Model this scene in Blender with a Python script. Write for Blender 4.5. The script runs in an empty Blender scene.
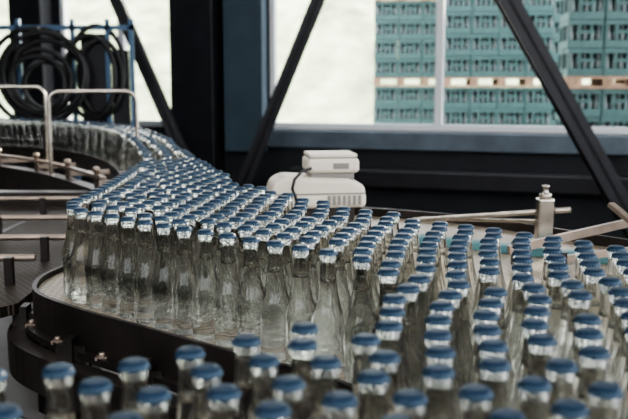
import bpy, bmesh, math, random
from mathutils import Vector, Matrix, noise as mnoise
from mathutils.kdtree import KDTree
random.seed(7)
S=bpy.context.scene
COL=S.collection

# ---------------------------------------------------------------- materials
def mat(name,col,rough=.5,metal=0,noise=0,nscale=8,bump=0,spec=.5,emit=None):
    m=bpy.data.materials.new(name); m.use_nodes=True
    nt=m.node_tree; b=nt.nodes['Principled BSDF']
    b.inputs['Base Color'].default_value=(*col,1); b.inputs['Roughness'].default_value=rough
    b.inputs['Metallic'].default_value=metal
    b.inputs['Specular IOR Level'].default_value=spec
    if noise or bump:
        tc=nt.nodes.new('ShaderNodeTexCoord'); n=nt.nodes.new('ShaderNodeTexNoise')
        n.inputs['Scale'].default_value=nscale; n.inputs['Detail'].default_value=5
        nt.links.new(tc.outputs['Object'],n.inputs['Vector'])
        if noise:
            r=nt.nodes.new('ShaderNodeValToRGB')
            r.color_ramp.elements[0].position=.3; r.color_ramp.elements[1].position=.7
            r.color_ramp.elements[0].color=(*[c*(1-noise) for c in col],1)
            r.color_ramp.elements[1].color=(*[min(1,c*(1+noise)) for c in col],1)
            nt.links.new(n.outputs['Fac'],r.inputs['Fac']); nt.links.new(r.outputs['Color'],b.inputs['Base Color'])
        if bump:
            bp=nt.nodes.new('ShaderNodeBump'); bp.inputs['Strength'].default_value=bump; bp.inputs['Distance'].default_value=.01
            nt.links.new(n.outputs['Fac'],bp.inputs['Height']); nt.links.new(bp.outputs['Normal'],b.inputs['Normal'])
    if emit:
        b.inputs['Emission Color'].default_value=(*emit[0],1); b.inputs['Emission Strength'].default_value=emit[1]
    return m

def slat_mat(name,c1,c2,scale,rot,rough=.4,metal=.6,mort=.03):
    m=bpy.data.materials.new(name); m.use_nodes=True; nt=m.node_tree; b=nt.nodes['Principled BSDF']
    tc=nt.nodes.new('ShaderNodeTexCoord'); mp=nt.nodes.new('ShaderNodeMapping'); mp.inputs['Rotation'].default_value=(0,0,rot)
    nt.links.new(tc.outputs['Object'],mp.inputs['Vector'])
    br=nt.nodes.new('ShaderNodeTexBrick'); br.inputs['Scale'].default_value=scale
    br.inputs['Color1'].default_value=(*c1,1); br.inputs['Color2'].default_value=(*[c*.8 for c in c1],1); br.inputs['Mortar'].default_value=(*c2,1)
    br.inputs['Mortar Size'].default_value=mort
    nt.links.new(mp.outputs['Vector'],br.inputs['Vector']); nt.links.new(br.outputs['Color'],b.inputs['Base Color'])
    bp=nt.nodes.new('ShaderNodeBump'); bp.inputs['Strength'].default_value=.5; bp.inputs['Distance'].default_value=.003; bp.invert=True
    nt.links.new(br.outputs['Fac'],bp.inputs['Height']); nt.links.new(bp.outputs['Normal'],b.inputs['Normal'])
    b.inputs['Roughness'].default_value=rough; b.inputs['Metallic'].default_value=metal
    return m

def glass_mat():
    m=bpy.data.materials.new('bottle_glass'); m.use_nodes=True; nt=m.node_tree; nt.nodes.clear()
    o=nt.nodes.new('ShaderNodeOutputMaterial')
    g=nt.nodes.new('ShaderNodeBsdfGlass'); g.inputs['IOR'].default_value=1.38; g.inputs['Roughness'].default_value=.0; g.inputs['Color'].default_value=(.998,1.0,.99,1)
    t=nt.nodes.new('ShaderNodeBsdfTransparent'); t.inputs['Color'].default_value=(.993,.997,.98,1)
    m1=nt.nodes.new('ShaderNodeMixShader'); m1.inputs[0].default_value=.17
    nt.links.new(g.outputs[0],m1.inputs[1]); nt.links.new(t.outputs[0],m1.inputs[2])
    nt.links.new(m1.outputs[0],o.inputs[0])
    return m

GLASS=glass_mat()
CAP=mat('cap_blue_paint',(.011,.029,.057),.38,.0,spec=.10)
CAPRIM=mat('cap_rim_metal',(.022,.052,.090),.3,.4)
DARK=mat('dark_painted_steel',(.014,.014,.018),.45,.3,.3,6)
DARKB=mat('dark_brown_steel',(.036,.030,.028),.4,.5,.35,9)
STEEL=mat('brushed_steel',(.52,.48,.43),.25,.95,.15,20)
TAN=mat('worn_steel_rail',(.36,.29,.24),.35,.7,.25,14)
WALLM=mat('wall_dark_blue',(.011,.014,.018),.7,0,.25,3)
PANEL=mat('blue_grey_panel',(.05,.08,.105),.55,.1,.15,4)
LEDGE=mat('ledge_blue_grey',(.11,.14,.17),.45,.2,.2,5)
WFRAME=mat('window_frame_white',(.8,.82,.84),.4)
FLOORM=mat('floor_concrete',(.05,.045,.04),.5,0,.35,5,.2)
CEILM=mat('ceiling_grey',(.32,.32,.31),.8,0,.15,3)
BELT=slat_mat('conveyor_slats',(.52,.45,.36),(.08,.065,.05),22,math.radians(40),.4,.3)
BELTD=slat_mat('lane_slats_dark',(.06,.055,.05),(.02,.02,.02),22,math.radians(40),.5,.4)
BELT2=slat_mat('conveyor_mesh_brown',(.13,.095,.075),(.012,.010,.008),22,math.radians(10),.6,.3,.08)
WHITE=mat('machine_offwhite',(.72,.67,.57),.45,0,.04,20)
MGREY=mat('machine_grey',(.22,.21,.19),.5)
BLACK=mat('black_rubber',(.012,.012,.013),.5)
TEAL=mat('crate_teal_plastic',(.055,.120,.118),.5,0,.15,6)
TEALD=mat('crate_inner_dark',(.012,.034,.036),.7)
CBOT=mat('crate_bottle_glass',(.19,.23,.235),.2)
WOOD=mat('pallet_wood',(.30,.195,.13),.8,0,.3,12)
HILL=mat('hillside_grass',(.54,.61,.38),.95,0,.45,.9)
YARD=mat('yard_asphalt',(.6,.6,.57),.9,0,.15,2)
HOSEB=mat('blue_frame_paint',(.07,.14,.24),.45,.2)

# ---------------------------------------------------------------- helpers
def link(o,parent=None):
    COL.objects.link(o)
    if parent: o.parent=parent
    return o
def empty(name,loc=(0,0,0),rz=0):
    e=bpy.data.objects.new(name,None); e.location=loc; e.rotation_euler=(0,0,rz); e.empty_display_size=.1
    return link(e)
def from_bm(name,bm,mats,parent=None,smooth=False,loc=(0,0,0),rz=0,bevel=0):
    bmesh.ops.recalc_face_normals(bm,faces=bm.faces)
    me=bpy.data.meshes.new(name); bm.to_mesh(me); bm.free()
    for m in (mats if isinstance(mats,list) else [mats]): me.materials.append(m)
    if smooth:
        for p in me.polygons: p.use_smooth=True
    o=bpy.data.objects.new(name,me); o.location=loc; o.rotation_euler=(0,0,rz)
    link(o,parent)
    if bevel:
        b=o.modifiers.new('bevel','BEVEL'); b.width=bevel; b.segments=3; b.limit_method='ANGLE'
    return o
def add_box(bm,x0,x1,y0,y1,z0,z1,mi=0,M=None):
    vs=[Vector((x,y,z)) for z in (z0,z1) for y in (y0,y1) for x in (x0,x1)]
    if M: vs=[M@v for v in vs]
    v=[bm.verts.new(c) for c in vs]
    for f in [(0,2,3,1),(4,5,7,6),(0,1,5,4),(2,6,7,3),(0,4,6,2),(1,3,7,5)]:
        fc=bm.faces.new([v[i] for i in f]); fc.material_index=mi
def box(name,x0,x1,y0,y1,z0,z1,m,parent=None,bevel=0,loc=(0,0,0),rz=0):
    bm=bmesh.new(); add_box(bm,x0,x1,y0,y1,z0,z1); return from_bm(name,bm,m,parent,False,loc,rz,bevel)
def boxes(name,lst,m,parent=None,bevel=0,loc=(0,0,0),rz=0):
    bm=bmesh.new()
    for b in lst: add_box(bm,*b)
    return from_bm(name,bm,m,parent,False,loc,rz,bevel)
def frame_mat(a,b,up=Vector((0,0,1))):
    a=Vector(a);b=Vector(b); d=(b-a).normalized()
    if abs(d.dot(up))>.99: up=Vector((0,1,0))
    s=d.cross(up).normalized(); u=s.cross(d)
    M=Matrix((s,d,u)).transposed().to_4x4(); M.translation=a
    return M,(b-a).length
def add_bar(bm,a,b,w,h,mi=0,up=Vector((0,0,1))):
    M,L=frame_mat(a,b,up); add_box(bm,-w/2,w/2,0,L,-h/2,h/2,mi,M)
def ibeam(name,a,b,w,h,m,parent=None,up=Vector((0,-1,0))):
    bm=bmesh.new(); M,L=frame_mat(a,b,up); t=.014
    add_box(bm,-w/2,w/2,0,L,-h/2,-h/2+t,0,M); add_box(bm,-w/2,w/2,0,L,h/2-t,h/2,0,M)
    add_box(bm,-t,t,0,L,-h/2,h/2,0,M)
    return from_bm(name,bm,m,parent)
def tube(name,pts,r,m,parent=None,cyc=False,smooth=True):
    cu=bpy.data.curves.new(name,'CURVE'); cu.dimensions='3D'; cu.bevel_depth=r; cu.bevel_resolution=3; cu.use_fill_caps=True
    sp=cu.splines.new('POLY'); sp.points.add(len(pts)-1)
    for i,p in enumerate(pts): sp.points[i].co=(*p,1)
    sp.use_cyclic_u=cyc; sp.use_smooth=smooth
    cu.materials.append(m)
    o=bpy.data.objects.new(name,cu); return link(o,parent)
def lathe(bm,prof,n,mi=0,close=True,c=(0,0,0)):
    rings=[]
    for r,z in prof:
        rings.append([bm.verts.new((c[0]+r*math.cos(2*math.pi*i/n),c[1]+r*math.sin(2*math.pi*i/n),c[2]+z)) for i in range(n)])
    fs=[]
    for a,b in zip(rings,rings[1:]):
        for i in range(n):
            f=bm.faces.new((a[i],a[(i+1)%n],b[(i+1)%n],b[i])); f.material_index=mi; f.smooth=True; fs.append(f)
    if close:
        f=bm.faces.new(rings[0][::-1]); f.material_index=mi; fs.append(f)
        f=bm.faces.new(rings[-1]); f.material_index=mi; fs.append(f)
    return fs
def cr(pts,n=8):
    out=[]; P=[Vector(p) for p in pts]; P=[2*P[0]-P[1]]+P+[2*P[-1]-P[-2]]
    for i in range(1,len(P)-2):
        p0,p1,p2,p3=P[i-1:i+3]
        for k in range(n):
            t=k/n
            out.append(.5*((2*p1)+(-p0+p2)*t+(2*p0-5*p1+4*p2-p3)*t*t+(-p0+3*p1-3*p2+p3)*t**3))
    out.append(P[-2]); return out
def offset(path,o):
    res=[]
    for i,p in enumerate(path):
        t=(path[min(i+1,len(path)-1)]-path[max(i-1,0)]).normalized()
        res.append(p+Vector((-t.y,t.x))*o)
    return res
def sweep(name,path,o0,o1,z0,z1,m,parent=None):
    A=offset(path,o0);B=offset(path,o1); bm=bmesh.new(); R=[]
    for a,b in zip(A,B):
        R.append([bm.verts.new((a.x,a.y,z0)),bm.verts.new((b.x,b.y,z0)),bm.verts.new((b.x,b.y,z1)),bm.verts.new((a.x,a.y,z1))])
    for p,q in zip(R,R[1:]):
        for i in range(4): bm.faces.new((p[i],p[(i+1)%4],q[(i+1)%4],q[i]))
    bm.faces.new(R[0]);bm.faces.new(R[-1][::-1])
    return from_bm(name,bm,m,parent)
def prism(name,poly,z0,z1,m,parent=None):
    bm=bmesh.new(); a=[bm.verts.new((x,y,z0)) for x,y in poly]; b=[bm.verts.new((x,y,z1)) for x,y in poly]; n=len(poly)
    bm.faces.new(a[::-1]); bm.faces.new(b)
    for i in range(n): bm.faces.new((a[i],a[(i+1)%n],b[(i+1)%n],b[i]))
    return from_bm(name,bm,m,parent)
def resample(path,step,start=0):
    out=[];acc=start;
    for p,q in zip(path,path[1:]):
        L=(q-p).length
        while acc<L:
            out.append(p.lerp(q,acc/L)); acc+=step
        acc-=L
    return out

BZ=1.0   # conveyor bed height
# ---------------------------------------------------------------- bottle mesh
def bottle_mesh():
    bm=bmesh.new(); n=24
    prof=[(.020,.002),(.0245,.0005),(.0266,.003),(.0270,.009),(.0267,.020),(.0258,.030),(.0254,.045),(.0256,.060),(.0266,.074),(.0271,.080),(.0271,.086),(.0258,.094),
          (.0225,.105),(.0192,.118),(.0166,.131),(.0148,.144),(.0136,.156),(.0126,.167),(.0120,.177),(.0118,.185),(.0133,.187),(.0135,.191),(.0126,.194),(.0121,.199)]
    fs=lathe(bm,prof,n,0); bmesh.ops.recalc_face_normals(bm,faces=fs)
    cav=lathe(bm,[(.0121,.1495),(.0114,.158),(.0105,.168),(.0099,.177),(.0098,.185),(.0098,.1965)],16,0)
    bmesh.ops.recalc_face_normals(bm,faces=cav); bmesh.ops.reverse_faces(bm,faces=cav)
    m=42; zc=.1945
    def ring(r,z,fl=0):
        return [bm.verts.new(((r+(fl if i%2 else -fl))*math.cos(2*math.pi*i/m),(r+(fl if i%2 else -fl))*math.sin(2*math.pi*i/m),z)) for i in range(m)]
    R=[ring(.0151,zc,.0009),ring(.0146,zc+.002,.0007),ring(.0137,zc+.0050,.0002),ring(.0127,zc+.0066),ring(.0110,zc+.0076),ring(.006,zc+.0081)]
    for k,(a,b) in enumerate(zip(R,R[1:])):
        for i in range(m):
            f=bm.faces.new((a[i],a[(i+1)%m],b[(i+1)%m],b[i])); f.material_index=2 if k<2 else 1; f.smooth=k>=2
    f=bm.faces.new(R[-1]); f.material_index=1
    me=bpy.data.meshes.new('glass_bottle'); bm.to_mesh(me); bm.free()
    for x in (GLASS,CAP,CAPRIM): me.materials.append(x)
    return me
BM=bottle_mesh()

def inside(x,y,poly):
    c=False;n=len(poly)
    for i in range(n):
        x1,y1=poly[i];x2,y2=poly[(i+1)%n]
        if (y1>y)!=(y2>y) and x<(x2-x1)*(y-y1)/(y2-y1)+x1: c=not c
    return c
MASS=[(-.60,3.05),(-.56,2.5),(-.55,2.2),(-.56,2.0),(-.53,1.87),(-.334,1.66),(-.204,1.55),(-.073,1.445),(.03,1.36),(.12,1.2),(.10,1.02),(.0,.94),(-.1,.87),(-.2,.80),(-.40,.75),
      (-.40,.58),(.46,.58),(.64,1.2),(.60,1.32),(.499,1.40),(.366,1.56),(.173,1.77),(.067,1.90),(-.03,2.02),(-.135,2.2),(-.217,2.4),(-.33,2.77),(-.40,3.05)]
NEAR=cr([(-.66,2.9),(-.62,2.5),(-.615,2.2),(-.64,2.02),(-.60,1.87),(-.47,1.73),(-.334,1.615),(-.204,1.505),(-.073,1.40),(.03,1.315),(.10,1.22)],6)
EDGE=cr([(-.56,2.7),(-.545,2.35),(-.54,2.1),(-.545,1.96),(-.51,1.85),(-.425,1.765),(-.31,1.655),(-.18,1.545),(-.05,1.435),(.05,1.35)],8)
edge=[[p.x,p.y] for p in resample(EDGE,.0575,.02)]
pts=[e[:] for e in edge]; NE=len(edge)
sp=.0578; th=math.radians(-41)
ct,st=math.cos(th),math.sin(th)
def dmin(y): return .0556+.0055*max(0,min(1,(1.30-y)/.2))
for i in range(-90,90):
    for j in range(-90,90):
        a=sp*(i+.5*(j%2)); b=sp*.8660*j
        x=a*ct-b*st; y=a*st+b*ct+1.5
        nx=mnoise.noise(Vector((x*2.2,y*2.2,0)))*.05; ny=mnoise.noise(Vector((x*2.2,y*2.2,9)))*.05
        x+=nx+random.uniform(-.006,.006); y+=ny+random.uniform(-.006,.006)
        if inside(x,y,MASS) and not (y<1.25 and random.random()<.18) and all((x-e[0])**2+(y-e[1])**2>.040**2 for e in edge): pts.append([x,y])
for it in range(90):
    kd=KDTree(len(pts))
    for i,p in enumerate(pts): kd.insert((p[0],p[1],0),i)
    kd.balance(); mv=[[0,0] for _ in pts]
    for i,p in enumerate(pts):
        if i<NE: continue
        R=dmin(p[1])
        for co,j,d in kd.find_range((p[0],p[1],0),R):
            if j!=i and d>1e-6:
                w=(R-d)*(.45 if j>=NE else .8)/d; mv[i][0]+=(p[0]-co[0])*w; mv[i][1]+=(p[1]-co[1])*w
    for p,m in zip(pts,mv): p[0]+=m[0]; p[1]+=m[1]
LANE=cr([(-4.6,6.2),(-3.6,6.40),(-2.8,6.42),(-2.27,6.3),(-1.78,6.03),(-1.38,5.6),(-1.06,5.0),(-.80,4.25),(-.62,3.55),(-.50,3.08)],20)
for k in range(3):
    for p in resample(offset(LANE,-.078+.072*k),.082,.041*(k%2)):
        if p.y>3.09: pts.append((p.x+random.uniform(-.012,.012),p.y+random.uniform(-.012,.012)))
fin=[]
for p in pts:
    if all((p[0]-q[0])**2+(p[1]-q[1])**2>.0540**2 for q in fin): fin.append(p)
bottles=empty('glass_bottles')
for i,p in enumerate(fin):
    o=bpy.data.objects.new('bottle_%03d'%i,BM); o.location=(p[0],p[1],BZ+.0005); o.rotation_euler=(0,0,random.random()*6.28); link(o,bottles)

# ---------------------------------------------------------------- main conveyor
conv=empty('bottle_conveyor')
bed=[(p.x,p.y) for p in NEAR]+[(.12,1.16),(.10,1.10),(.0,1.0),(-.1,.93),(-.2,.87),(-.45,.82),(-.45,.52),(.9,.52),(1.1,1.4),(1.25,2.2),(.55,2.95),(-.05,3.25),(-.36,3.25),(-.36,3.06),(-.66,3.06)]
prism('slat_bed',bed,BZ-.02,BZ,BELT,conv)
sweep('near_side_rail',NEAR,-.012,-.002,BZ-.075,BZ+.012,DARKB,conv)
sweep('near_rail_foot',NEAR,-.03,-.012,BZ-.085,BZ-.07,DARKB,conv)
sweep('lane_bed',LANE,-.13,.13,BZ-.02,BZ,BELTD,conv)
sweep('lane_inner_rail',LANE,-.145,-.13,BZ-.12,BZ+.02,DARKB,conv)
LANE2=[p for p in LANE if p.y>3.9 or p.x<-2]
sweep('lane_outer_rail',LANE2,.13,.145,BZ-.12,BZ+.14,DARK,conv)
FAR=cr([(-.30,3.2),(0.0,3.12),(.50,2.85),(.85,2.45),(1.15,2.1)],6)
sweep('far_side_rail',FAR,-.01,.0,BZ-.08,BZ+.03,DARKB,conv)
bm=bmesh.new()
def n3(p,z): return (p.x,p.y,z)
LOW=offset(NEAR,-.05)
for i in range(14,len(LOW)-8,1):
    add_bar(bm,n3(LOW[i],.87),n3(LOW[i+1],.87),.04,.08)
for i in (20,30,38,46,54):
    if i<len(NEAR):
        p=offset(NEAR,-.03)[i]; add_box(bm,p.x-.03,p.x+.03,p.y-.012,p.y+.012,.80,.94)
        add_box(bm,p.x-.008,p.x+.008,p.y-.03,p.y+.01,.90,.96)
for x,y in [(-.62,2.1),(-.5,1.82),(-.1,1.48),(.5,1.2),(.9,2.2),(.2,3.0),(-.35,.65),(.6,.65),(-.62,2.9)]:
    add_box(bm,x-.025,x+.025,y-.025,y+.025,0.0,BZ-.02)
for x,y in [(-.83,4.3),(-1.38,5.6),(-2.27,6.3),(-3.6,6.4)]:
    add_box(bm,x-.03,x+.03,y-.03,y+.03,0.0,BZ-.02)
from_bm('support_frame',bm,DARKB,conv)
bm=bmesh.new()
for p in resample(offset(NEAR,-.018),.16,.05):
    lathe(bm,[(.007,0),(.007,.008),(.005,.01)],8,0,True,(p.x,p.y,BZ-.07))
    add_box(bm,p.x-.012,p.x+.012,p.y-.01,p.y+.006,BZ-.075,BZ-.068)
from_bm('rail_bolts',bm,TAN,conv)

low=empty('lower_return_conveyor')
prism('lower_bed',[(-2.0,1.3),(-.75,1.62),(-.1,1.22),(-.3,.95),(-2.0,.9)],.70,.74,BELT2,low)
bm=bmesh.new()
for a,b in [((-1.6,1.66,.87),(-.62,1.52,.87)),((-1.5,1.30,.80),(-.2,1.28,.80)),((-.62,1.60,.85),(-.28,1.30,.85))]:
    add_bar(bm,a,b,.03,.05)
for x,y in [(-1.4,1.4),(-.6,1.5),(-.4,1.1),(-1.6,1.0)]: add_box(bm,x-.02,x+.02,y-.02,y+.02,0,.72)
for x,y in [(-.62,1.46),(-.47,1.40),(-.33,1.30)]: add_box(bm,x-.045,x+.045,y-.02,y+.02,.74,.90)
from_bm('frame_members',bm,DARKB,low)

# ---------------------------------------------------------------- empty side table on the left
tab=empty('infeed_table')
prism('mesh_belt',[(-3.2,1.75),(-.78,1.80),(-.68,1.95),(-.70,2.9),(-.9,3.5),(-3.2,3.6)],BZ-.06,BZ-.035,BELT2,tab)
for i,(d,z) in enumerate([(3.25,1.03),(2.78,1.03),(2.42,1.03),(2.13,1.03),(1.86,1.03)]):
    tube('guide_rod_%d'%(i+1),[(-3.0,d-.03,z),(-.70,d+.02,z)],.009,TAN,tab)
bm=bmesh.new()
for x in (-2.2,-1.5,-1.05):
    add_bar(bm,(x,1.77,.955),(x,3.4,.955),.02,.025)
for x in (-2.2,-1.5,-1.02,-.76):
    for d in (3.25,2.78,2.42,2.13,1.86): add_box(bm,x-.01,x+.01,d-.01,d+.01,.965,1.035)
from_bm('rod_carriers',bm,DARKB,tab)
boxes('table_edge',[(-3.2,-.80,1.72,1.78,BZ-.14,BZ-.03),(-3.2,-.9,3.52,3.6,BZ-.12,BZ+.02)],DARKB,tab)
boxes('table_legs',[(x-.03,x+.03,y-.03,y+.03,0,BZ-.1) for x in (-3.0,-1.1) for y in (1.80,3.45)],DARK,tab)

gf=empty('arched_handrail')
G=cr([(-3.3,5.0),(-2.3,4.9),(-1.75,4.65),(-1.3,4.2),(-1.0,3.75),(-.85,3.5)],8)
sweep('guard_beam',G,-.03,.03,BZ-.10,BZ+.03,DARKB,gf)
sweep('guard_rail_upper',G,-.012,.012,BZ+.075,BZ+.088,TAN,gf)
bm=bmesh.new()
for p in resample(G,.42,.05):
    lathe(bm,[(.011,0),(.011,.10),(.016,.102),(.016,.115),(.008,.12)],12,0,True,(p.x,p.y,BZ+.0))
    add_bar(bm,(p.x,p.y,BZ+.05),(p.x+.16,p.y+.12,BZ+.05),.012,.02)
from_bm('guard_posts',bm,TAN,gf)
bm=bmesh.new()
for p in resample(G,.9,.1): add_box(bm,p.x-.03,p.x+.03,p.y-.03,p.y+.03,0,BZ-.1)
from_bm('guard_legs',bm,DARK,gf)
def arch(name,a,b,zb,zt,r):
    a=Vector(a);b=Vector(b);P=[]; R=.05; u=(b-a).normalized()
    P.append((a.x,a.y,zb))
    for k in range(7):
        t=math.pi/2*k/6; q=a+u*(R-R*math.cos(t)); P.append((q.x,q.y,zt-R+R*math.sin(t)))
    for k in range(7):
        t=math.pi/2*(1-k/6); q=b-u*(R-R*math.cos(t)); P.append((q.x,q.y,zt-R+R*math.sin(t)))
    P.append((b.x,b.y,zb)); tube(name,P,r,STEEL,gf)
arch('arch_rail_1',(-1.24,4.1),(-.85,4.2),1.02,1.42,.010)
arch('arch_rail_2',(-1.78,4.3),(-1.33,4.35),1.02,1.44,.010)

# ---------------------------------------------------------------- white motor unit
wm=empty('white_motor_unit',(0.0,2.78,1.0),math.radians(8))
bm=bmesh.new()
add_box(bm,-.14,.155,-.09,.09,.075,.125); from_bm('body_lower',bm,WHITE,wm,bevel=.016)
bm=bmesh.new()
vs=[(-.155,.10),(-.14,.155),(-.105,.175),(.10,.165),(.15,.145),(.155,.10)]
f=[bm.verts.new((x,-.085,z)) for x,z in vs]; g=[bm.verts.new((x,.085,z)) for x,z in vs]
bm.faces.new(f); bm.faces.new(g[::-1])
for i in range(len(vs)): bm.faces.new((f[i],g[i],g[(i+1)%len(vs)],f[(i+1)%len(vs)]))
from_bm('body_upper',bm,WHITE,wm,bevel=.014)
box('head_neck',-.02,.12,-.06,.06,.155,.185,MGREY,wm,.006)
box('head_box',-.030,.134,-.075,.075,.184,.230,WHITE,wm,.012)
box('head_lid',-.025,.128,-.07,.07,.232,.244,WHITE,wm,.005)
boxes('head_gasket',[(-.022,.124,-.068,.068,.229,.233)],MGREY,wm)
boxes('vent_slots',[(.03+.016*i,.04+.016*i,-.0925,-.089,.085,.115) for i in range(7)],MGREY,wm)
box('mount_base',-.12,.12,-.07,.07,.0,.076,DARKB,wm,.004)
boxes('head_label',[(.05,.10,-.0765,-.074,.197,.215)],MGREY,wm)
boxes('body_seam',[(-.13,.15,-.0918,-.0885,.119,.123)],MGREY,wm)
tube('power_cable',[(-.02,-.078,.20),(-.05,-.098,.195),(-.075,-.104,.17),(-.082,-.104,.14),(-.07,-.10,.11),(-.06,-.10,.06)],.005,BLACK,wm)

# ---------------------------------------------------------------- sensor bracket and guide rods on the right
sb=empty('guide_rail_bracket')
tube('cross_rod',[(.30,2.62,1.05),(.715,2.40,1.115)],.008,STEEL,sb)
tube('cross_rod_low',[(.34,2.72,1.04),(.66,2.44,1.075)],.006,STEEL,sb)
bm=bmesh.new(); add_box(bm,.625,.67,2.40,2.445,1.0,1.145); from_bm('clamp_block',bm,STEEL,sb,bevel=.006)
bm=bmesh.new(); lathe(bm,[(.017,0),(.017,.012),(.008,.014),(.008,.03),(.011,.031),(.011,.036)],16,0,True,(.648,2.422,1.145)); from_bm('clamp_knob',bm,STEEL,sb)
bm=bmesh.new(); add_bar(bm,(.50,2.20,1.04),(1.15,2.45,1.13),.012,.022); add_bar(bm,(.56,2.06,1.04),(1.15,2.2,1.085),.012,.016)
add_bar(bm,(.80,2.33,1.14),(.93,2.05,1.0),.02,.012); from_bm('flat_guides',bm,TAN,sb)
bm=bmesh.new()
for x,y in [(.52,2.21),(.9,2.36),(.60,2.07),(1.05,2.18)]: add_box(bm,x-.01,x+.01,y-.01,y+.01,BZ,1.06)
from_bm('guide_posts',bm,DARKB,sb)
pr=empty('plastic_guide_pads')
TE2=mat('teal_plastic_pad',(.08,.2,.22),.4)
bm=bmesh.new()
for k in range(12):
    x=.22+.075*k; y=2.55-.50*k/11.0*1.0
    add_box(bm,x-.03,x+.03,y-.02,y+.02,BZ,BZ+.025)
from_bm('pads',bm,TE2,pr,bevel=.004)

# ---------------------------------------------------------------- room shell
WA=math.atan2(-.293,.956)
WL=(-.454,9.0,0)
def wb(name,lst,m,bevel=0): return boxes(name,lst,m,None,bevel,WL,WA)
T=.18
wb('wall_back',[(-4.8,6.05,0,T,0,.985),(-4.8,6.05,0,T,4.0,4.8),(-4.8,-4.4,0,T,.985,4.0),(-2.93,-2.43,0,T,.985,4.0),(-.97,-.0,0,T,.985,4.0),(4.7,6.05,0,T,.985,4.0)],WALLM)
def window(name,u0,u1,mull):
    L=[(u0,u1,.02,.10,.985,1.045),(u0,u1,.02,.10,3.94,4.0),(u0,u0+.05,.02,.10,1.045,3.94),(u1-.05,u1,.02,.10,1.045,3.94)]
    for q in mull: L.append((q-.035,q+.035,.02,.10,1.045,3.94))
    wb(name,L,WFRAME)
window('window_1',0,4.7,[1.728,3.6]); window('window_2',-2.43,-.97,[-1.7]); window('window_3',-4.4,-2.93,[])
wb('trim_1',[(0.0,6.0,-.10,-.002,.80,.975)],LEDGE,.01)
wb('column_1',[(-.97,-.50,-.30,-.002,0,4.8)],DARK,.01)
wb('column_2',[(-.44,-.02,-.16,-.002,.75,4.8)],PANEL,.01)
wb('column_3',[(-2.90,-2.50,-.25,-.002,0,4.8)],DARK,.01)
prism('floor',[(-5.1,-3),(5.3,-3),(5.3,7.2),(-5.1,10.4)],-.1,0,FLOORM)
prism('ceiling',[(-5.1,-3),(5.3,-3),(5.3,7.2),(-5.1,10.4)],4.8,4.9,CEILM)
boxes('wall_left',[(-5.28,-5.1,-3,10.4,0,4.8)],WALLM)
boxes('wall_right',[(5.3,5.48,-3,7.2,0,1.2),(5.3,5.48,-3,7.2,4.2,4.8)]+[(5.3,5.48,y,y+.4,1.2,4.2) for y in (-3,-.2,2.0,4.4,6.8)],WALLM)
boxes('wall_front',[(-5.1,5.3,-3.18,-3,0,2.2),(-5.1,5.3,-3.18,-3,4.4,4.8)]+[(x,x+w,-3.18,-3,2.2,4.4) for x,w in ((-5.1,.4),(-1.6,.4),(1.8,.4),(4.9,.4))],WALLM)
ibeam('steel_brace',(.30,8.35,2.85),(-.72,8.45,.40),.13,.13,DARK)
ibeam('steel_brace',(1.12,7.0,2.75),(2.70,6.85,.05),.15,.14,DARK)
ibeam('steel_brace',(-2.35,8.9,3.2),(-1.25,8.7,.6),.12,.12,DARK)
wb('heating_duct',[(.3,5.8,-.35,-.12,.45,.62)],DARK,.02)

# ---------------------------------------------------------------- hose rack on the far left
hr=empty('hose_rack',(-2.42,8.05,0))
for k,(cx,cz,r,y) in enumerate([(-.05,1.50,.40,0),(-.05,1.48,.36,.03),(.0,1.50,.33,-.03),(-.08,1.46,.29,.0),(.42,1.55,.42,.12),(.36,1.5,.38,.08),(-.02,1.42,.22,.02),(-.12,1.5,.44,.04),(.45,1.5,.34,.1),(-.03,1.53,.37,-.05),(-.10,1.44,.25,-.03)]):
    P=[(cx+r*(.6 if k in(4,5,8) else 1)*math.cos(t*math.pi/20),y+.02*math.sin(t*math.pi/10),cz+r*math.sin(t*math.pi/20)) for t in range(40)]
    tube('hose_coil_%d'%(k+1),P,.024,BLACK,hr,True)
bm=bmesh.new()
for x in (-.95,-.55,-.30,.20,.52,.74): add_box(bm,x-.02,x+.02,.1,.14,0,2.03)
for z in (.95,1.93): add_box(bm,-.97,.76,.1,.14,z,z+.045)
add_box(bm,-.97,.76,-.3,.3,0,.04)
add_bar(bm,(-.95,.09,1.0),(-.55,.09,1.9),.03,.02); add_bar(bm,(-.95,.16,1.9),(-.55,.16,1.0),.03,.02)
from_bm('rack_frame',bm,HOSEB,hr)
boxes('rack_panel',[(.26,.50,.15,.19,1.05,1.90),(.54,.70,.15,.19,1.05,1.75)],DARK,hr)
tube('rack_hook',[(-.05,.12,1.9),(-.05,-.05,1.9),(-.05,-.08,1.94)],.015,STEEL,hr)

# ---------------------------------------------------------------- fill lamps added out of view to brighten the interior
FILLGLOW=mat('fill_glow',(1,1,1),.5,emit=((1,.96,.9),26))  # glow of the added fill panels, not a known fixture
for i,(x,y) in enumerate([(-2.2,.6),(.8,-.4),(2.6,2.4),(-1.0,3.6),(3.2,-1.2),(-3.4,-1.6)]):
    L=empty('fill_lamp',(x,y,4.3),math.radians(20))
    boxes('fill_housing',[(-.8,.8,-.12,.12,.02,.10),(-.6,-.58,-.01,.01,.10,.5),(.58,.6,-.01,.01,.10,.5)],WFRAME,L)
    boxes('fill_panel',[(-.78,.78,-.10,.10,0,.02)],FILLGLOW,L)

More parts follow.
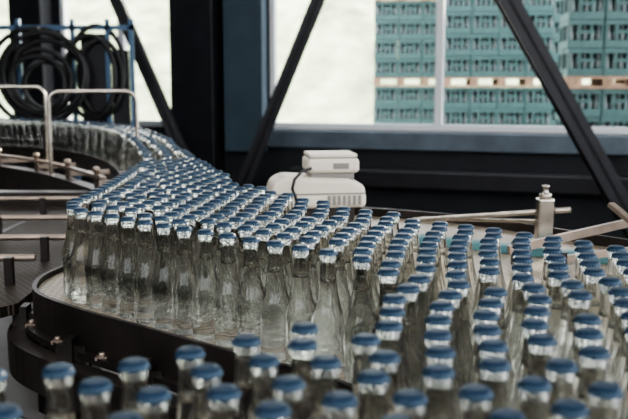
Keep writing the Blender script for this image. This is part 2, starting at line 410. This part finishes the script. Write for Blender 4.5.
# ---------------------------------------------------------------- outside
prism('yard_ground',[(-25,10.9),(-25,40),(30,40),(30,-10),(5.6,-10),(5.6,7.5)],-.2,-.02,YARD)
bm=bmesh.new(); N=24
G2=[[bm.verts.new((-26+54*i/N,24+14*j/8,-.3+7.5*(j/8)**.8+.5*math.sin(i*.9+j)*(j>0)+random.uniform(-.2,.2))) for i in range(N+1)] for j in range(9)]
for j in range(8):
    for i in range(N): bm.faces.new((G2[j][i],G2[j][i+1],G2[j+1][i+1],G2[j+1][i]))
from_bm('hillside',bm,HILL,None,True)
CH=.315
def crate_mesh():
    bm=bmesh.new(); w,d,h=.390,.290,CH-.008; t=.012
    def side(x0,x1,y0,y1):
        add_box(bm,x0,x1,y0,y1,0,.085); add_box(bm,x0,x1,y0,y1,h-.05,h)
    side(-w/2,w/2,-d/2,-d/2+t); side(-w/2,w/2,d/2-t,d/2); side(-w/2,-w/2+t,-d/2+t,d/2-t); side(w/2-t,w/2,-d/2+t,d/2-t)
    for x in (-w/2,-.075,.051,w/2-.024):
        add_box(bm,x,x+.024,-d/2+.001,-d/2+t,.085,h-.05); add_box(bm,x,x+.024,d/2-t,d/2-.001,.085,h-.05)
    add_box(bm,-.10,.10,-d/2-.004,-d/2,.160,.195)
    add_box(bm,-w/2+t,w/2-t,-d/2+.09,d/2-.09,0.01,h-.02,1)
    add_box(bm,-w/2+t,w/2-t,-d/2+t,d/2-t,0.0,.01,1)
    for k in range(5):
        lathe(bm,[(.028,.012),(.028,.15),(.013,.20),(.012,.27),(.015,.27),(.015,.285)],8,2,True,(-.15+.075*k,-d/2+.05,0))
    bmesh.ops.recalc_face_normals(bm,faces=bm.faces)
    me=bpy.data.meshes.new('bottle_crate'); bm.to_mesh(me); bm.free()
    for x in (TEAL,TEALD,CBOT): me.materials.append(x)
    return me
CM=crate_mesh()
def pallet_mesh(L):
    bm=bmesh.new()
    add_box(bm,0,L,-.02,.03,.115,.14);
    for k in range(6): add_box(bm,0,L,.12*k+.05,.12*k+.14,.118,.14)
    k=0
    while k*.4<L-.05:
        add_box(bm,k*.4,k*.4+.12,-.02,.65,.03,.115); k+=1
    add_box(bm,0,L,-.02,.07,0,.03); add_box(bm,0,L,.55,.65,0,.03)
    bmesh.ops.recalc_face_normals(bm,faces=bm.faces)
    me=bpy.data.meshes.new('pallet'); bm.to_mesh(me); bm.free(); me.materials.append(WOOD); return me
def stack(x0,y,cols,tiers,rz,per=4):
    e=empty('crate_stack',(x0,y,-.02),rz); pm=pallet_mesh(cols*.40); z=0
    for t in range(tiers):
        o=bpy.data.objects.new('pallet_%d'%t,pm); o.location=(0,0,z); link(o,e); z+=.14
        for r in range(per):
            for c in range(cols):
                for q in range(2):
                    o=bpy.data.objects.new('crate_%d_%d_%d_%d'%(t,r,c,q),CM); o.location=(.2+.4*c+random.uniform(-.006,.006),.15+.3*q+random.uniform(-.008,.008),z); link(o,e)
            z+=CH
stack(2.86,10.0,6,3,math.radians(-6))
stack(1.90,13.0,4,3,math.radians(-4))
stack(1.00,14.8,3,3,math.radians(-4))
stack(3.85,14.4,8,3,math.radians(-4))

# ---------------------------------------------------------------- light
W=bpy.data.worlds.new('World'); S.world=W; W.use_nodes=True; nt=W.node_tree
bg=nt.nodes['Background']; bg.inputs['Color'].default_value=(.94,.96,1,1); bg.inputs['Strength'].default_value=6.0
sd=bpy.data.lights.new('sun','SUN'); sd.energy=24; sd.angle=math.radians(1.5); sd.color=(1,.92,.78)
so=bpy.data.objects.new('sun',sd); link(so); so.location=(3,12,8)
so.rotation_euler=Vector((.62,1,.36)).to_track_quat('Z','Y').to_euler()
try: S.view_settings.look='AgX - Medium High Contrast'
except Exception as e: print(e)

# ---------------------------------------------------------------- camera
cd=bpy.data.cameras.new('camera'); cd.lens=50; cd.sensor_width=36; cd.clip_start=.02
cam=bpy.data.objects.new('camera',cd); link(cam); cam.location=(0,0,1.470)
cam.rotation_euler=(math.radians(90-8.4),0,0)
cd.dof.use_dof=True; cd.dof.focus_distance=1.7; cd.dof.aperture_fstop=5.6
S.camera=cam
